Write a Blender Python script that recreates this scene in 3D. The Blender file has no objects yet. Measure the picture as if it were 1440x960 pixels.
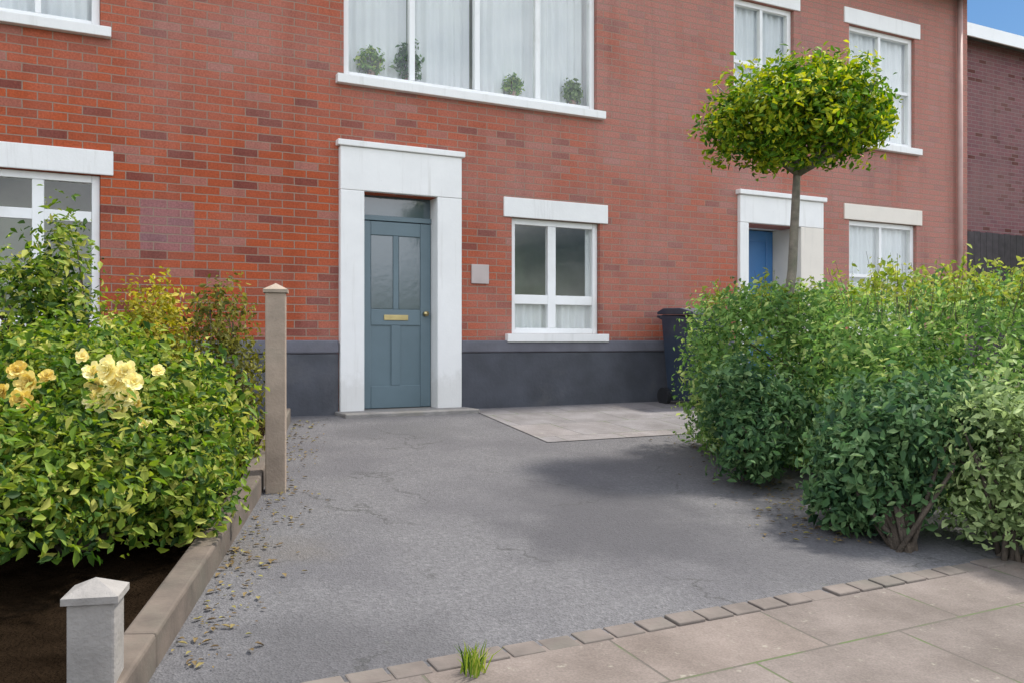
import bpy, bmesh, math, random
import numpy as np
from mathutils import Vector, Matrix, noise
R = math.radians
random.seed(7); rng = np.random.default_rng(11)
S = bpy.context.scene
COL = S.collection

# ------------------------------------------------------------------ frame of the place
F = 1250.0                    # focal length in photo pixels
EYE = 0.70                    # eye height above the door threshold
P0 = Vector((-3.84, 7.44, 0)) # house origin (wall coordinate s = 0)
ANG = math.atan2(.467, .884)
U = Vector((math.cos(ANG), math.sin(ANG), 0)); N = Vector((math.sin(ANG), -math.cos(ANG), 0))
SLOPE = 0.0776
def wall_d(x, y): return (x - P0.x) * N.x + (y - P0.y) * N.y
def ground_z(x, y):
    d = wall_d(x, y)
    if d < 0.25: return 0.0
    if d < 12: return -SLOPE * (d - 0.25)
    return -SLOPE * 11.75
def house_to_world(s, dist, z=0.0):
    p = P0 + U * s + N * dist
    return Vector((p.x, p.y, z))
def gp(px, py):
    """ground point seen at photo pixel"""
    k = (px - 720) / F; m = (480 - py) / F
    t = 1.0
    for i in range(4000):
        x, y, z = k * t, t, EYE + m * t
        if z <= ground_z(x, y): break
        t += 0.005
    return Vector((x, y, ground_z(x, y)))
def at(px, py, t):
    return Vector(((px - 720) / F * t, t, EYE + (480 - py) / F * t))

# ------------------------------------------------------------------ object helpers
def link(o, parent=None):
    COL.objects.link(o)
    if parent: o.parent = parent
    return o
def empty(name, loc=(0, 0, 0), rz=0.0):
    o = bpy.data.objects.new(name, None); o.location = loc; o.rotation_euler = (0, 0, rz)
    o.empty_display_size = .1
    return link(o)
def tag(o, label=None, cat=None, group=None, kind=None):
    if label: o['label'] = label
    if cat: o['category'] = cat
    if group: o['group'] = group
    if kind: o['kind'] = kind
    return o
def from_bm(name, bm, mat, parent=None, smooth=False, bevel=0.0):
    bmesh.ops.recalc_face_normals(bm, faces=bm.faces[:])
    me = bpy.data.meshes.new(name); bm.to_mesh(me); bm.free()
    if smooth:
        for p in me.polygons: p.use_smooth = True
    for m in (mat if isinstance(mat, (list, tuple)) else [mat]): me.materials.append(m)
    o = bpy.data.objects.new(name, me); link(o, parent)
    if bevel:
        b = o.modifiers.new('bevel', 'BEVEL'); b.width = bevel; b.segments = 2; b.limit_method = 'ANGLE'; b.angle_limit = R(40)
        b.harden_normals = False
    return o
def box(bm, x0, x1, y0, y1, z0, z1, mi=0):
    v = [bm.verts.new(p) for p in ((x0,y0,z0),(x1,y0,z0),(x1,y1,z0),(x0,y1,z0),(x0,y0,z1),(x1,y0,z1),(x1,y1,z1),(x0,y1,z1))]
    for f in ((0,3,2,1),(4,5,6,7),(0,1,5,4),(1,2,6,5),(2,3,7,6),(3,0,4,7)):
        bm.faces.new([v[i] for i in f]).material_index = mi
def boxes(name, bs, mat, parent=None, bevel=0.0):
    bm = bmesh.new()
    for b in bs: box(bm, *b)
    return from_bm(name, bm, mat, parent, bevel=bevel)
def tube(bm, pts, radii, n=8, cap=True):
    rings = []
    for i, p in enumerate(pts):
        p = Vector(p)
        a = Vector(pts[max(i-1, 0)]); b = Vector(pts[min(i+1, len(pts)-1)])
        d = (b - a).normalized()
        q = d.to_track_quat('Z', 'Y')
        r = radii[i] if isinstance(radii, (list, tuple)) else radii
        rings.append([bm.verts.new(p + q @ Vector((r*math.cos(2*math.pi*j/n), r*math.sin(2*math.pi*j/n), 0))) for j in range(n)])
    for i in range(len(rings)-1):
        for j in range(n):
            bm.faces.new((rings[i][j], rings[i][(j+1)%n], rings[i+1][(j+1)%n], rings[i+1][j]))
    if cap:
        bm.faces.new(rings[0][::-1]); bm.faces.new(rings[-1])

# ------------------------------------------------------------------ materials
def mat(name):
    m = bpy.data.materials.new(name); m.use_nodes = True
    nt = m.node_tree
    return m, nt, nt.nodes['Principled BSDF']
def nd(nt, t, **kw):
    n = nt.nodes.new(t)
    for k, v in kw.items():
        if hasattr(n, k): setattr(n, k, v)
    return n
def ramp(nt, fac, stops, interp='LINEAR'):
    r = nt.nodes.new('ShaderNodeValToRGB'); cr = r.color_ramp; cr.interpolation = interp
    while len(cr.elements) < len(stops): cr.elements.new(.5)
    for e, (p, c) in zip(cr.elements, stops):
        e.position = p; e.color = (*c, 1) if len(c) == 3 else c
    nt.links.new(fac, r.inputs['Fac']); return r.outputs['Color']
def noise_tex(nt, vec, scale, detail=4, rough=.55):
    n = nt.nodes.new('ShaderNodeTexNoise'); n.inputs['Scale'].default_value = scale
    n.inputs['Detail'].default_value = detail; n.inputs['Roughness'].default_value = rough
    if vec is not None: nt.links.new(vec, n.inputs['Vector'])
    return n.outputs['Fac']
def mixc(nt, fac, a, b, mode='MIX'):
    m = nt.nodes.new('ShaderNodeMix'); m.data_type = 'RGBA'; m.blend_type = mode
    for s, v in ((m.inputs[0], fac), (m.inputs[6], a), (m.inputs[7], b)):
        if isinstance(v, (int, float)): s.default_value = v
        elif isinstance(v, tuple): s.default_value = (*v, 1)
        else: nt.links.new(v, s)
    return m.outputs[2]
def bump(nt, h, strength, dist, bsdf):
    b = nt.nodes.new('ShaderNodeBump'); b.inputs['Strength'].default_value = strength; b.inputs['Distance'].default_value = dist
    nt.links.new(h, b.inputs['Height']); nt.links.new(b.outputs['Normal'], bsdf.inputs['Normal'])
def obj_vec(nt): return nt.nodes.new('ShaderNodeTexCoord').outputs['Object']
def rnd(nt): return nt.nodes.new('ShaderNodeObjectInfo').outputs['Random']

def brick_mat(name, c1, c2, mortar, pale, face='XZ', bw=.225, bh=.075, dark=(.11,.035,.028), fade=False):
    m, nt, b = mat(name); v = obj_vec(nt)
    sep = nd(nt, 'ShaderNodeSeparateXYZ'); nt.links.new(v, sep.inputs[0])
    # use the brick's along-axis + across-axis so that returns at corners keep coursing
    add = nd(nt, 'ShaderNodeMath', operation='ADD'); nt.links.new(sep.outputs[0], add.inputs[0]); nt.links.new(sep.outputs[1], add.inputs[1])
    com = nd(nt, 'ShaderNodeCombineXYZ'); nt.links.new(add.outputs[0], com.inputs[0]); nt.links.new(sep.outputs[2], com.inputs[1])
    wob = nd(nt, 'ShaderNodeTexNoise'); wob.inputs['Scale'].default_value = 9; nt.links.new(com.outputs[0], wob.inputs['Vector'])
    sc = nd(nt, 'ShaderNodeVectorMath', operation='SCALE'); sc.inputs['Scale'].default_value = .008; nt.links.new(wob.outputs['Color'], sc.inputs[0])
    av = nd(nt, 'ShaderNodeVectorMath', operation='ADD'); nt.links.new(com.outputs[0], av.inputs[0]); nt.links.new(sc.outputs[0], av.inputs[1])
    t = nd(nt, 'ShaderNodeTexBrick'); nt.links.new(av.outputs[0], t.inputs['Vector'])
    t.inputs['Color1'].default_value = (0,0,0,1); t.inputs['Color2'].default_value = (1,1,1,1); t.inputs['Mortar'].default_value = (.5,.5,.5,1)
    t.inputs['Scale'].default_value = 1; t.inputs['Mortar Size'].default_value = .0055; t.inputs['Mortar Smooth'].default_value = .25
    t.inputs['Brick Width'].default_value = bw; t.inputs['Row Height'].default_value = bh; t.inputs['Bias'].default_value = 0
    t.offset = .5
    bc = ramp(nt, t.outputs['Color'], [(0, dark), (.05, dark), (.14, c2), (.45, c1), (.75, tuple(x*1.12 for x in c1)), (.88, c2), (1, tuple((x+y)/2 for x, y in zip(c2, pale)))])
    wn = noise_tex(nt, v, .75, 5)
    if fade:   # patchy weathering, paler higher up; haze to the right painted into the brick
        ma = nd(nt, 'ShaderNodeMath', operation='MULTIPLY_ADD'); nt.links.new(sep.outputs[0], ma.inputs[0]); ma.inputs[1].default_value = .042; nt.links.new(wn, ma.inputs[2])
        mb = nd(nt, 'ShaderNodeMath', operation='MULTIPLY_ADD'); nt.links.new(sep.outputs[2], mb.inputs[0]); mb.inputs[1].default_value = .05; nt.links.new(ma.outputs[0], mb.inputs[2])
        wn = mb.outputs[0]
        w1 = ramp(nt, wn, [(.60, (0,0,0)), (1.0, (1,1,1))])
    else:
        w1 = ramp(nt, wn, [(.38, (0,0,0)), (.68, (1,1,1))])
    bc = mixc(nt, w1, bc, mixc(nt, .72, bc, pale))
    if fade:   # a square of mauve bricks let in where the wall was repaired
        def edge(sock, lo, hi):
            a_ = nd(nt, 'ShaderNodeMath', operation='GREATER_THAN'); nt.links.new(sock, a_.inputs[0]); a_.inputs[1].default_value = lo
            b_ = nd(nt, 'ShaderNodeMath', operation='LESS_THAN'); nt.links.new(sock, b_.inputs[0]); b_.inputs[1].default_value = hi
            m_ = nd(nt, 'ShaderNodeMath', operation='MULTIPLY'); nt.links.new(a_.outputs[0], m_.inputs[0]); nt.links.new(b_.outputs[0], m_.inputs[1]); return m_.outputs[0]
        m_ = nd(nt, 'ShaderNodeMath', operation='MULTIPLY'); nt.links.new(edge(sep.outputs[0], .675, 1.125), m_.inputs[0]); nt.links.new(edge(sep.outputs[2], 1.50, 1.95), m_.inputs[1])
        bc = mixc(nt, m_.outputs[0], bc, mixc(nt, .62, bc, (.30,.17,.19)))
    # rain streaks and soot, stretched down the wall
    mp = nd(nt, 'ShaderNodeMapping'); mp.inputs['Scale'].default_value = (3.2, 3.2, .35); nt.links.new(v, mp.inputs[0])
    st = ramp(nt, noise_tex(nt, mp.outputs[0], 1.3, 7, .65), [(.52, (1,1,1)), (.75, (.70,.67,.66))])
    bc = mixc(nt, .8, bc, st, 'MULTIPLY')
    fine = ramp(nt, noise_tex(nt, v, 60, 4), [(.3, (.72,.72,.72)), (.7, (1.12,1.12,1.12))])
    bc = mixc(nt, 1.0, bc, fine, 'MULTIPLY')
    mo = mixc(nt, noise_tex(nt, v, 30), tuple(x*.75 for x in mortar), mortar)
    nt.links.new(mixc(nt, t.outputs['Fac'], bc, mo), b.inputs['Base Color'])
    b.inputs['Roughness'].default_value = .92; b.inputs['Specular IOR Level'].default_value = .2
    inv = nd(nt, 'ShaderNodeMath', operation='SUBTRACT'); inv.inputs[0].default_value = 1; nt.links.new(t.outputs['Fac'], inv.inputs[1])
    a2 = nd(nt, 'ShaderNodeMath', operation='MULTIPLY_ADD'); nt.links.new(noise_tex(nt, v, 90, 5), a2.inputs[0]); a2.inputs[1].default_value = .5; nt.links.new(inv.outputs[0], a2.inputs[2])
    bump(nt, a2.outputs[0], .7, .006, b)
    return m
def worn(name, base, rough=.6, vary=.15, scale=6, grime=None, bumps=.15, bdist=.004, spec=.5):
    m, nt, b = mat(name); v = obj_vec(nt)
    c = ramp(nt, noise_tex(nt, v, scale, 6), [(.3, tuple(x*(1-vary) for x in base)), (.7, tuple(min(x*(1+vary), .9) for x in base))])
    if grime:
        g = ramp(nt, noise_tex(nt, v, scale*.4, 8, .65), [(.5, (0,0,0)), (.72, (1,1,1))])
        c = mixc(nt, g, c, mixc(nt, .6, c, grime))
    nt.links.new(c, b.inputs['Base Color'])
    b.inputs['Roughness'].default_value = rough; b.inputs['Specular IOR Level'].default_value = spec
    bump(nt, noise_tex(nt, v, scale*9, 5), bumps, bdist, b)
    return m
def leaf_mat(name, stops, trans=.38, rough=.6):
    m, nt, b = mat(name)
    at_ = nd(nt, 'ShaderNodeAttribute'); at_.attribute_name = 'tint'
    c = ramp(nt, at_.outputs['Fac'], stops)
    nt.links.new(c, b.inputs['Base Color']); b.inputs['Roughness'].default_value = rough
    b.inputs['Specular IOR Level'].default_value = .22
    tr = nd(nt, 'ShaderNodeBsdfTranslucent'); hs = nd(nt, 'ShaderNodeHueSaturation'); hs.inputs['Value'].default_value = 1.3; hs.inputs['Saturation'].default_value = 1.1
    nt.links.new(c, hs.inputs['Color']); nt.links.new(hs.outputs[0], tr.inputs['Color'])
    mx = nd(nt, 'ShaderNodeMixShader'); mx.inputs[0].default_value = trans
    nt.links.new(b.outputs[0], mx.inputs[1]); nt.links.new(tr.outputs[0], mx.inputs[2])
    nt.links.new(mx.outputs[0], nt.nodes['Material Output'].inputs['Surface'])
    return m
def glass_mat():
    m, nt, b = mat('window_glass')
    nt.nodes.remove(b)
    t = nd(nt, 'ShaderNodeBsdfTransparent'); t.inputs[0].default_value = (.985,.995,.99,1)
    g = nd(nt, 'ShaderNodeBsdfGlossy'); g.inputs['Roughness'].default_value = .02; g.inputs[0].default_value = (1,1,1,1)
    f = nd(nt, 'ShaderNodeFresnel'); f.inputs['IOR'].default_value = 1.6
    v = obj_vec(nt); bp = nd(nt, 'ShaderNodeBump'); bp.inputs['Strength'].default_value = .02; bp.inputs['Distance'].default_value = .02
    nt.links.new(noise_tex(nt, v, 3, 2), bp.inputs['Height']); nt.links.new(bp.outputs[0], g.inputs['Normal'])
    mx = nd(nt, 'ShaderNodeMixShader'); ge = nd(nt, 'ShaderNodeNewGeometry'); sb = nd(nt, 'ShaderNodeMath', operation='SUBTRACT'); sb.inputs[0].default_value = 1; nt.links.new(ge.outputs['Backfacing'], sb.inputs[1])
    mu = nd(nt, 'ShaderNodeMath', operation='MULTIPLY'); nt.links.new(f.outputs[0], mu.inputs[0]); nt.links.new(sb.outputs[0], mu.inputs[1]); nt.links.new(mu.outputs[0], mx.inputs[0]); nt.links.new(t.outputs[0], mx.inputs[1]); nt.links.new(g.outputs[0], mx.inputs[2])
    nt.links.new(mx.outputs[0], nt.nodes['Material Output'].inputs['Surface'])
    return m

M = {}
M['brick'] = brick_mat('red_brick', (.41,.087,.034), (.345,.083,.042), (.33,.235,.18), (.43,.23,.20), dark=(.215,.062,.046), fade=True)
M['brick_far'] = brick_mat('purple_brick', (.21,.09,.098), (.18,.085,.095), (.25,.20,.19), (.25,.14,.13))
M['brick_low'] = brick_mat('garden_brick', (.33,.19,.13), (.27,.15,.11), (.30,.27,.23), (.36,.26,.20))
def stone_paint(name, base):
    m, nt, b = mat(name); v = obj_vec(nt)
    c = ramp(nt, noise_tex(nt, v, 5, 6), [(.3, tuple(x*.96 for x in base)), (.7, tuple(x*1.02 for x in base))])
    mp = nd(nt, 'ShaderNodeMapping'); mp.inputs['Scale'].default_value = (9, 9, .6); nt.links.new(v, mp.inputs[0])
    c = mixc(nt, ramp(nt, noise_tex(nt, mp.outputs[0], 1.4, 7, .7), [(.55, (0,0,0)), (.8, (.45,.45,.45))]), c, (.42,.40,.35))      # rain streaks
    se = nd(nt, 'ShaderNodeSeparateXYZ'); nt.links.new(v, se.inputs[0])
    ad = nd(nt, 'ShaderNodeMath', operation='MULTIPLY_ADD'); nt.links.new(noise_tex(nt, v, 7, 6, .7), ad.inputs[0]); ad.inputs[1].default_value = -.55; nt.links.new(se.outputs[2], ad.inputs[2])
    c = mixc(nt, ramp(nt, ad.outputs[0], [(0, (.22,.22,.22)), (.12, (0,0,0))]), c, (.36,.33,.28))      # mud splashed up at the foot
    c = mixc(nt, ramp(nt, noise_tex(nt, v, 32, 5, .7), [(.70, (0,0,0)), (.74, (.6,.6,.6))]), c, (.40,.36,.31))      # chips
    nt.links.new(c, b.inputs['Base Color']); b.inputs['Roughness'].default_value = .65
    bump(nt, noise_tex(nt, v, 45, 6), .35, .004, b); return m
M['lintel'] = stone_paint('painted_stone', (.80,.79,.77)); M['cream'] = stone_paint('cream_stone', (.72,.66,.58)); M['plaque'] = worn('pinkish_plaque', (.46,.39,.37), .6, .08, 6)
M['tree_bark'] = worn('pale_bark', (.21,.18,.145), .9, .35, 14, (.10,.11,.07), .8, .012)
M['white'] = worn('white_gloss_paint', (.80,.80,.79), .35, .03, 3, (.55,.54,.50), .05)
M['plinth'] = worn('dark_painted_render', (.052,.055,.068), .6, .3, 3, (.14,.135,.135), .5, .008)
M['door'] = worn('slate_blue_paint', (.115,.165,.19), .38, .08, 3, None, .05)
M['door_blue'] = worn('bright_blue_paint', (.05,.16,.36), .35, .08, 3, None, .05)
M['metal'] = worn('brass', (.45,.36,.18), .3, .1, 10); M['metal'].node_tree.nodes['Principled BSDF'].inputs['Metallic'].default_value = 1
M['iron'] = worn('black_iron', (.02,.02,.022), .45, .2, 10)
M['slate'] = worn('roof_slate', (.09,.09,.10), .7, .25, 4)
M['curtain'] = worn('net_curtain', (.86,.865,.885), .9, .04, 3)
_nt = M['curtain'].node_tree; _tr = nd(_nt, 'ShaderNodeBsdfTranslucent'); _tr.inputs[0].default_value = (.85,.86,.88,1); _mx = nd(_nt, 'ShaderNodeMixShader'); _mx.inputs[0].default_value = .25
_nt.links.new(_nt.nodes['Principled BSDF'].outputs[0], _mx.inputs[1]); _nt.links.new(_tr.outputs[0], _mx.inputs[2]); _nt.links.new(_mx.outputs[0], _nt.nodes['Material Output'].inputs['Surface'])
M['room'] = worn('room_reflected_green', (.36,.40,.27), .9, .3, 1.5)  # greenish wall colour stands in for greenery reflected in the panes
M['glass'] = glass_mat()
M['bark'] = worn('bark', (.085,.065,.048), .9, .35, 12, None, .8, .012)
M['timber'] = worn('weathered_timber', (.31,.24,.185), .85, .2, 7, (.22,.20,.15), .6, .006)
M['stone_post'] = worn('weathered_stone', (.235,.22,.205), .9, .2, 7, (.22,.20,.15), .6, .008)
M['soil'] = worn('garden_soil', (.020,.013,.008), 1, .4, 8, None, 1, .05, 0)

def ground_mat(name, base, spots, scale, patch, patchc, bs=.6, bd=.006, rough=.88, blotches=()):
    m, nt, b = mat(name); v = obj_vec(nt)
    c = ramp(nt, noise_tex(nt, v, scale, 6, .7), [(.32, tuple(x*.7 for x in base)), (.5, base), (.72, spots)])
    p = ramp(nt, noise_tex(nt, v, patch, 6, .6), [(.42, (0,0,0)), (.62, (1,1,1))])
    c = mixc(nt, p, c, mixc(nt, .65, c, patchc))
    wn_ = nt.nodes.new('ShaderNodeTexNoise'); wn_.inputs['Scale'].default_value = 2.2; wn_.inputs['Detail'].default_value = 7; wn_.inputs['Roughness'].default_value = .65; nt.links.new(v, wn_.inputs['Vector'])
    for (sx, sy, r0, r1, amt, colr) in blotches:     # soft patches of another tone, edges broken by noise
        sb = nd(nt, 'ShaderNodeVectorMath', operation='MULTIPLY_ADD'); nt.links.new(wn_.outputs['Color'], sb.inputs[0]); sb.inputs[1].default_value = (1.3, 1.3, 0); nt.links.new(v, sb.inputs[2])
        ds = nd(nt, 'ShaderNodeVectorMath', operation='DISTANCE'); fl = nd(nt, 'ShaderNodeVectorMath', operation='MULTIPLY'); nt.links.new(sb.outputs[0], fl.inputs[0]); fl.inputs[1].default_value = (1, 1, 0)
        nt.links.new(fl.outputs[0], ds.inputs[0]); ds.inputs[1].default_value = (sx+.65, sy+.65, 0)
        mr = nd(nt, 'ShaderNodeMapRange', interpolation_type='SMOOTHSTEP'); nt.links.new(ds.outputs['Value'], mr.inputs[0]); mr.inputs[1].default_value = r0; mr.inputs[2].default_value = r1; mr.inputs[3].default_value = amt; mr.inputs[4].default_value = 0
        c = mixc(nt, mr.outputs[0], c, colr)
    h = noise_tex(nt, v, scale, 6, .7)
    if blotches:   # hairline cracks, and moss where it stays damp
        wv = nd(nt, 'ShaderNodeVectorMath', operation='MULTIPLY_ADD'); nt.links.new(wn_.outputs['Color'], wv.inputs[0]); wv.inputs[1].default_value = (.5,.5,.5); nt.links.new(v, wv.inputs[2])
        ve = nd(nt, 'ShaderNodeTexVoronoi', feature='DISTANCE_TO_EDGE'); ve.inputs['Scale'].default_value = .62; nt.links.new(wv.outputs[0], ve.inputs['Vector'])
        ck = ramp(nt, ve.outputs['Distance'], [(0, (1,1,1)), (.006, (0,0,0))]); c = mixc(nt, mixc(nt, 1, ck, ramp(nt, noise_tex(nt, v, 1.7), [(.48, (0,0,0)), (.56, (.8,.8,.8))]), 'MULTIPLY'), c, (.03,.03,.028))
        c = mixc(nt, ramp(nt, noise_tex(nt, v, 3.1, 9, .75), [(.64, (0,0,0)), (.76, (.55,.55,.55))]), c, (.06,.07,.035))
    vo = nd(nt, 'ShaderNodeTexVoronoi'); vo.inputs['Scale'].default_value = 110; nt.links.new(v, vo.inputs['Vector'])
    ag = ramp(nt, vo.outputs['Color'], [(.0, (.75,.75,.75)), (1, (1.25,1.25,1.25))])
    c = mixc(nt, .8, c, ag, 'MULTIPLY')
    nt.links.new(c, b.inputs['Base Color']); b.inputs['Roughness'].default_value = rough
    a = nd(nt, 'ShaderNodeMath', operation='ADD'); nt.links.new(h, a.inputs[0]); nt.links.new(vo.outputs['Distance'], a.inputs[1])
    bump(nt, a.outputs[0], bs, bd, b)
    return m
M['tarmac'] = ground_mat('worn_tarmac', (.104,.101,.106), (.15,.146,.15), 45, 1.3, (.074,.071,.078), .7, .007, .88, [(.62,4.9,.30,.95,.95,(.054,.052,.058)), (.3,5.6,.1,.6,.7,(.056,.054,.060)), (-.65,3.15,.1,.7,.75,(.062,.06,.064)), (1.3,4.4,.1,.7,.6,(.058,.056,.062)), (-.9,7.7,.1,.8,.6,(.07,.069,.072)), (-1.35,4.2,.0,.6,.5,(.10,.085,.07))])
M['tarmac_patch'] = ground_mat('patch_tarmac', (.075,.073,.078), (.115,.112,.115), 40, 1.6, (.052,.051,.055), .8, .008)
M['pale'] = ground_mat('pale_paving', (.27,.25,.235), (.34,.31,.28), 40, 1.1, (.30,.25,.21))
M['land'] = ground_mat('rough_land', (.09,.11,.05), (.14,.14,.07), 8, .4, (.07,.06,.04))

L_YG = [(0, (0.022, 0.055, 0.01)), (0.18, (0.05, 0.11, 0.015)), (0.35, (0.121, 0.21, 0.0242)), (0.7, (0.242, 0.3045, 0.0385)), (1, (0.418, 0.42, 0.099))]
L_MID = [(0, (0.0702, 0.15, 0.042)), (0.4, (0.1638, 0.3, 0.0756)), (0.75, (0.2964, 0.435, 0.1176)), (1, (0.4992, 0.57, 0.2016))]
L_DARK = [(0, (.03,.075,.035)), (.25, (.06,.13,.05)), (.6, (.115,.215,.085)), (1, (.21,.31,.13))]
L_GREY = [(0, (0.1104, 0.1632, 0.0616)), (0.5, (0.2576, 0.3456, 0.1408)), (1, (0.4784, 0.576, 0.264))]
L_LAUREL = [(0, (0.0429, 0.1087, 0.0106)), (0.45, (0.1287, 0.2484, 0.0141)), (0.8, (0.3861, 0.4036, 0.0211)), (1, (0.55, 0.55, 0.0528))]
L_YEL = [(0, (0.2, 0.204, 0.02)), (0.5, (0.375, 0.336, 0.04)), (1, (0.525, 0.432, 0.07))]
M['leaf_yg'] = leaf_mat('bright_leaf', L_YG); M['leaf_mid'] = leaf_mat('green_leaf', L_MID); M['leaf_dark'] = leaf_mat('deep_leaf', L_DARK)
M['leaf_grey'] = leaf_mat('grey_leaf', L_GREY); M['leaf_laurel'] = leaf_mat('glossy_leaf', L_LAUREL, .36, .5); M['leaf_olive'] = leaf_mat('olive_leaf', [(0,(.06,.065,.012)),(.5,(.15,.15,.025)),(1,(.26,.24,.05))])
M['leaf_yel'] = leaf_mat('golden_leaf', L_YEL)
M['petal'] = leaf_mat('yellow_petal', [(0,(.80,.62,.18)),(.5,(.84,.76,.36)),(1,(.86,.83,.52))], .3, .6)

# ------------------------------------------------------------------ foliage
def leaves(name, pts, nrm, size, mtl, parent, tint=None, aspect=.5, jitter=.9, droop=0.0):
    n = len(pts)
    nr = nrm + rng.normal(0, jitter, (n, 3)); nr /= np.linalg.norm(nr, axis=1)[:, None] + 1e-9
    ax = rng.normal(0, 1, (n, 3)); ax[:, 2] -= droop
    ax -= (ax*nr).sum(1)[:, None]*nr; ax /= np.linalg.norm(ax, axis=1)[:, None] + 1e-9
    sd = np.cross(nr, ax)
    L = size*(.35+1.05*rng.random(n)**1.3)[:, None]; W = L*aspect*(.8+.4*rng.random(n))[:, None]
    v = np.empty((n, 6, 3))
    v[:, 0] = pts - ax*L*.5
    v[:, 1] = pts - sd*W*.5 - ax*L*.08 + nr*L*.10
    v[:, 2] = pts - sd*W*.33 + ax*L*.25 + nr*L*.05
    v[:, 3] = pts + ax*L*.55 - nr*L*.12
    v[:, 4] = pts + sd*W*.33 + ax*L*.25 + nr*L*.05
    v[:, 5] = pts + sd*W*.5 - ax*L*.08 + nr*L*.10
    me = bpy.data.meshes.new(name)
    me.vertices.add(n*6); me.vertices.foreach_set('co', v.reshape(-1))
    base = np.arange(n)[:, None]*6
    idx = np.concatenate([base+np.array([[0,3,2,1]]), base+np.array([[0,5,4,3]])], 1).reshape(-1)
    me.loops.add(n*8); me.loops.foreach_set('vertex_index', idx.astype(np.int32))
    me.polygons.add(n*2); me.polygons.foreach_set('loop_start', (np.arange(n*2)*4).astype(np.int32))
    me.update(calc_edges=True)
    a = me.attributes.new('tint', 'FLOAT', 'POINT')
    if tint is None: tint = rng.random(n)
    tint = np.where(rng.random(n) < .025, 1.0, tint)
    a.data.foreach_set('value', np.repeat(np.clip(tint, 0, 1), 6).astype(np.float32))
    me.materials.append(mtl)
    o = bpy.data.objects.new(name, me); link(o, parent); return o
def clumps(blobs, n_clump, per, spread, shell=(.55, 1.04), sq=2.0, stray=.10):
    """blobs: (centre, radii). leaf clusters scattered through the outer volume"""
    w = np.array([b[1][0]*b[1][1]+b[1][1]*b[1][2]+b[1][0]*b[1][2] for b in blobs]); w = w/w.sum()
    P, Nn, T = [], [], []
    for b, k in zip(blobs, rng.multinomial(n_clump, w)):
        c = np.array(b[0]); r = np.array(b[1])
        d = rng.normal(0, 1, (k, 3)); d /= np.linalg.norm(d, axis=1)[:, None]
        dn = d / ((np.abs(d)**sq).sum(1)**(1/sq))[:, None]
        rad = shell[0] + (shell[1]-shell[0])*rng.random(k)**.55
        wob = np.array([noise.noise(Vector(x*1.9)+Vector(c)*3) + .6*noise.noise(Vector(x*4.3)+Vector(c)) for x in d])
        rad = rad*np.where(rng.random(k) < stray, rng.uniform(1.05, 1.22, k), 1.0) if sq < 3 else rad
        q = c + dn*r*(rad*(1+(.42 if sq < 3 else .14)*wob))[:, None]
        ct = np.clip(.43+.30*rng.normal(0, 1, k), 0, 1)
        off = np.clip(rng.normal(0, spread, (k, per, 3)), -1.5*spread, 1.5*spread)
        P.append((q[:, None]+off).reshape(-1, 3))
        nn = d/r; nn /= np.linalg.norm(nn, axis=1)[:, None]; nn[:, 2] += .45
        Nn.append(np.repeat(nn, per, 0)); T.append(np.repeat(ct, per)+rng.normal(0, .13, k*per))
    return np.concatenate(P), np.concatenate(Nn), np.concatenate(T)
def stems(name, base, tips, r, parent, mtl=None):
    bm = bmesh.new(); base = Vector(base)
    for t in tips:
        t = Vector(t); b = base + Vector((random.uniform(-.06,.06), random.uniform(-.06,.06), 0))
        mid = b.lerp(t, .5) + Vector((random.uniform(-.08,.08), random.uniform(-.08,.08), .06))
        tube(bm, [b, mid, t], [r, r*.65, r*.25], 6)
    return from_bm(name, bm, mtl or M['bark'], parent, True)
def shrub(name, label, cat, base, blobs, n, per, size, mtl, spread=.05, group=None, aspect=.5, extra=None, filt=None, shell=(.55,1.04), ground=True, sq=2.0):
    """base in world; blobs relative to base"""
    root = empty(name, base); tag(root, label, cat, group)
    p, nn, t = clumps(blobs, n, per, spread, shell, sq)
    keep = np.ones(len(p), bool)
    if ground:
        gz = np.array([ground_z(x+base[0], y+base[1])-base[2] for x, y in p[:, :2]]); keep &= p[:, 2] > gz+.02
    if filt: keep &= filt(p)
    leaves('foliage', p[keep], nn[keep], size, mtl, root, t[keep], aspect)
    tips = []
    for c, r in blobs:
        for j in range(5):
            a = random.uniform(0, 6.28); tips.append((c[0]+r[0]*.6*math.cos(a), c[1]+r[1]*.6*math.sin(a), c[2]+random.uniform(-.2,.6)*r[2]))
    stems('stem', (0,0,-.02), tips, .016, root)
    return root

# ------------------------------------------------------------------ ground
def sheet(name, poly, mtl, lift, kind='structure', step=.35):
    """sloping sheet following the ground, polygon in world xy"""
    bm = bmesh.new()
    f = bm.faces.new([bm.verts.new((x, y, 0)) for x, y in poly])
    bmesh.ops.triangulate(bm, faces=[f])
    # cut along breaks of slope
    for dd in (.25, 12):
        co = P0 + N*dd
        bmesh.ops.bisect_plane(bm, geom=bm.verts[:]+bm.edges[:]+bm.faces[:], plane_co=(co.x, co.y, 0), plane_no=N)
    for v in bm.verts: v.co.z = ground_z(v.co.x, v.co.y) + lift
    o = from_bm(name, bm, mtl); tag(o, kind=kind)
    if o.data.polygons and o.data.polygons[0].normal.z < 0: o.data.flip_normals()
    return o
def hw(s, d): p = house_to_world(s, d); return (p.x, p.y)
sheet('ground', [hw(-300,-300), hw(300,-300), hw(300,300), hw(-300,300)], M['land'], -.02)
EDGE = 5.55
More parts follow.
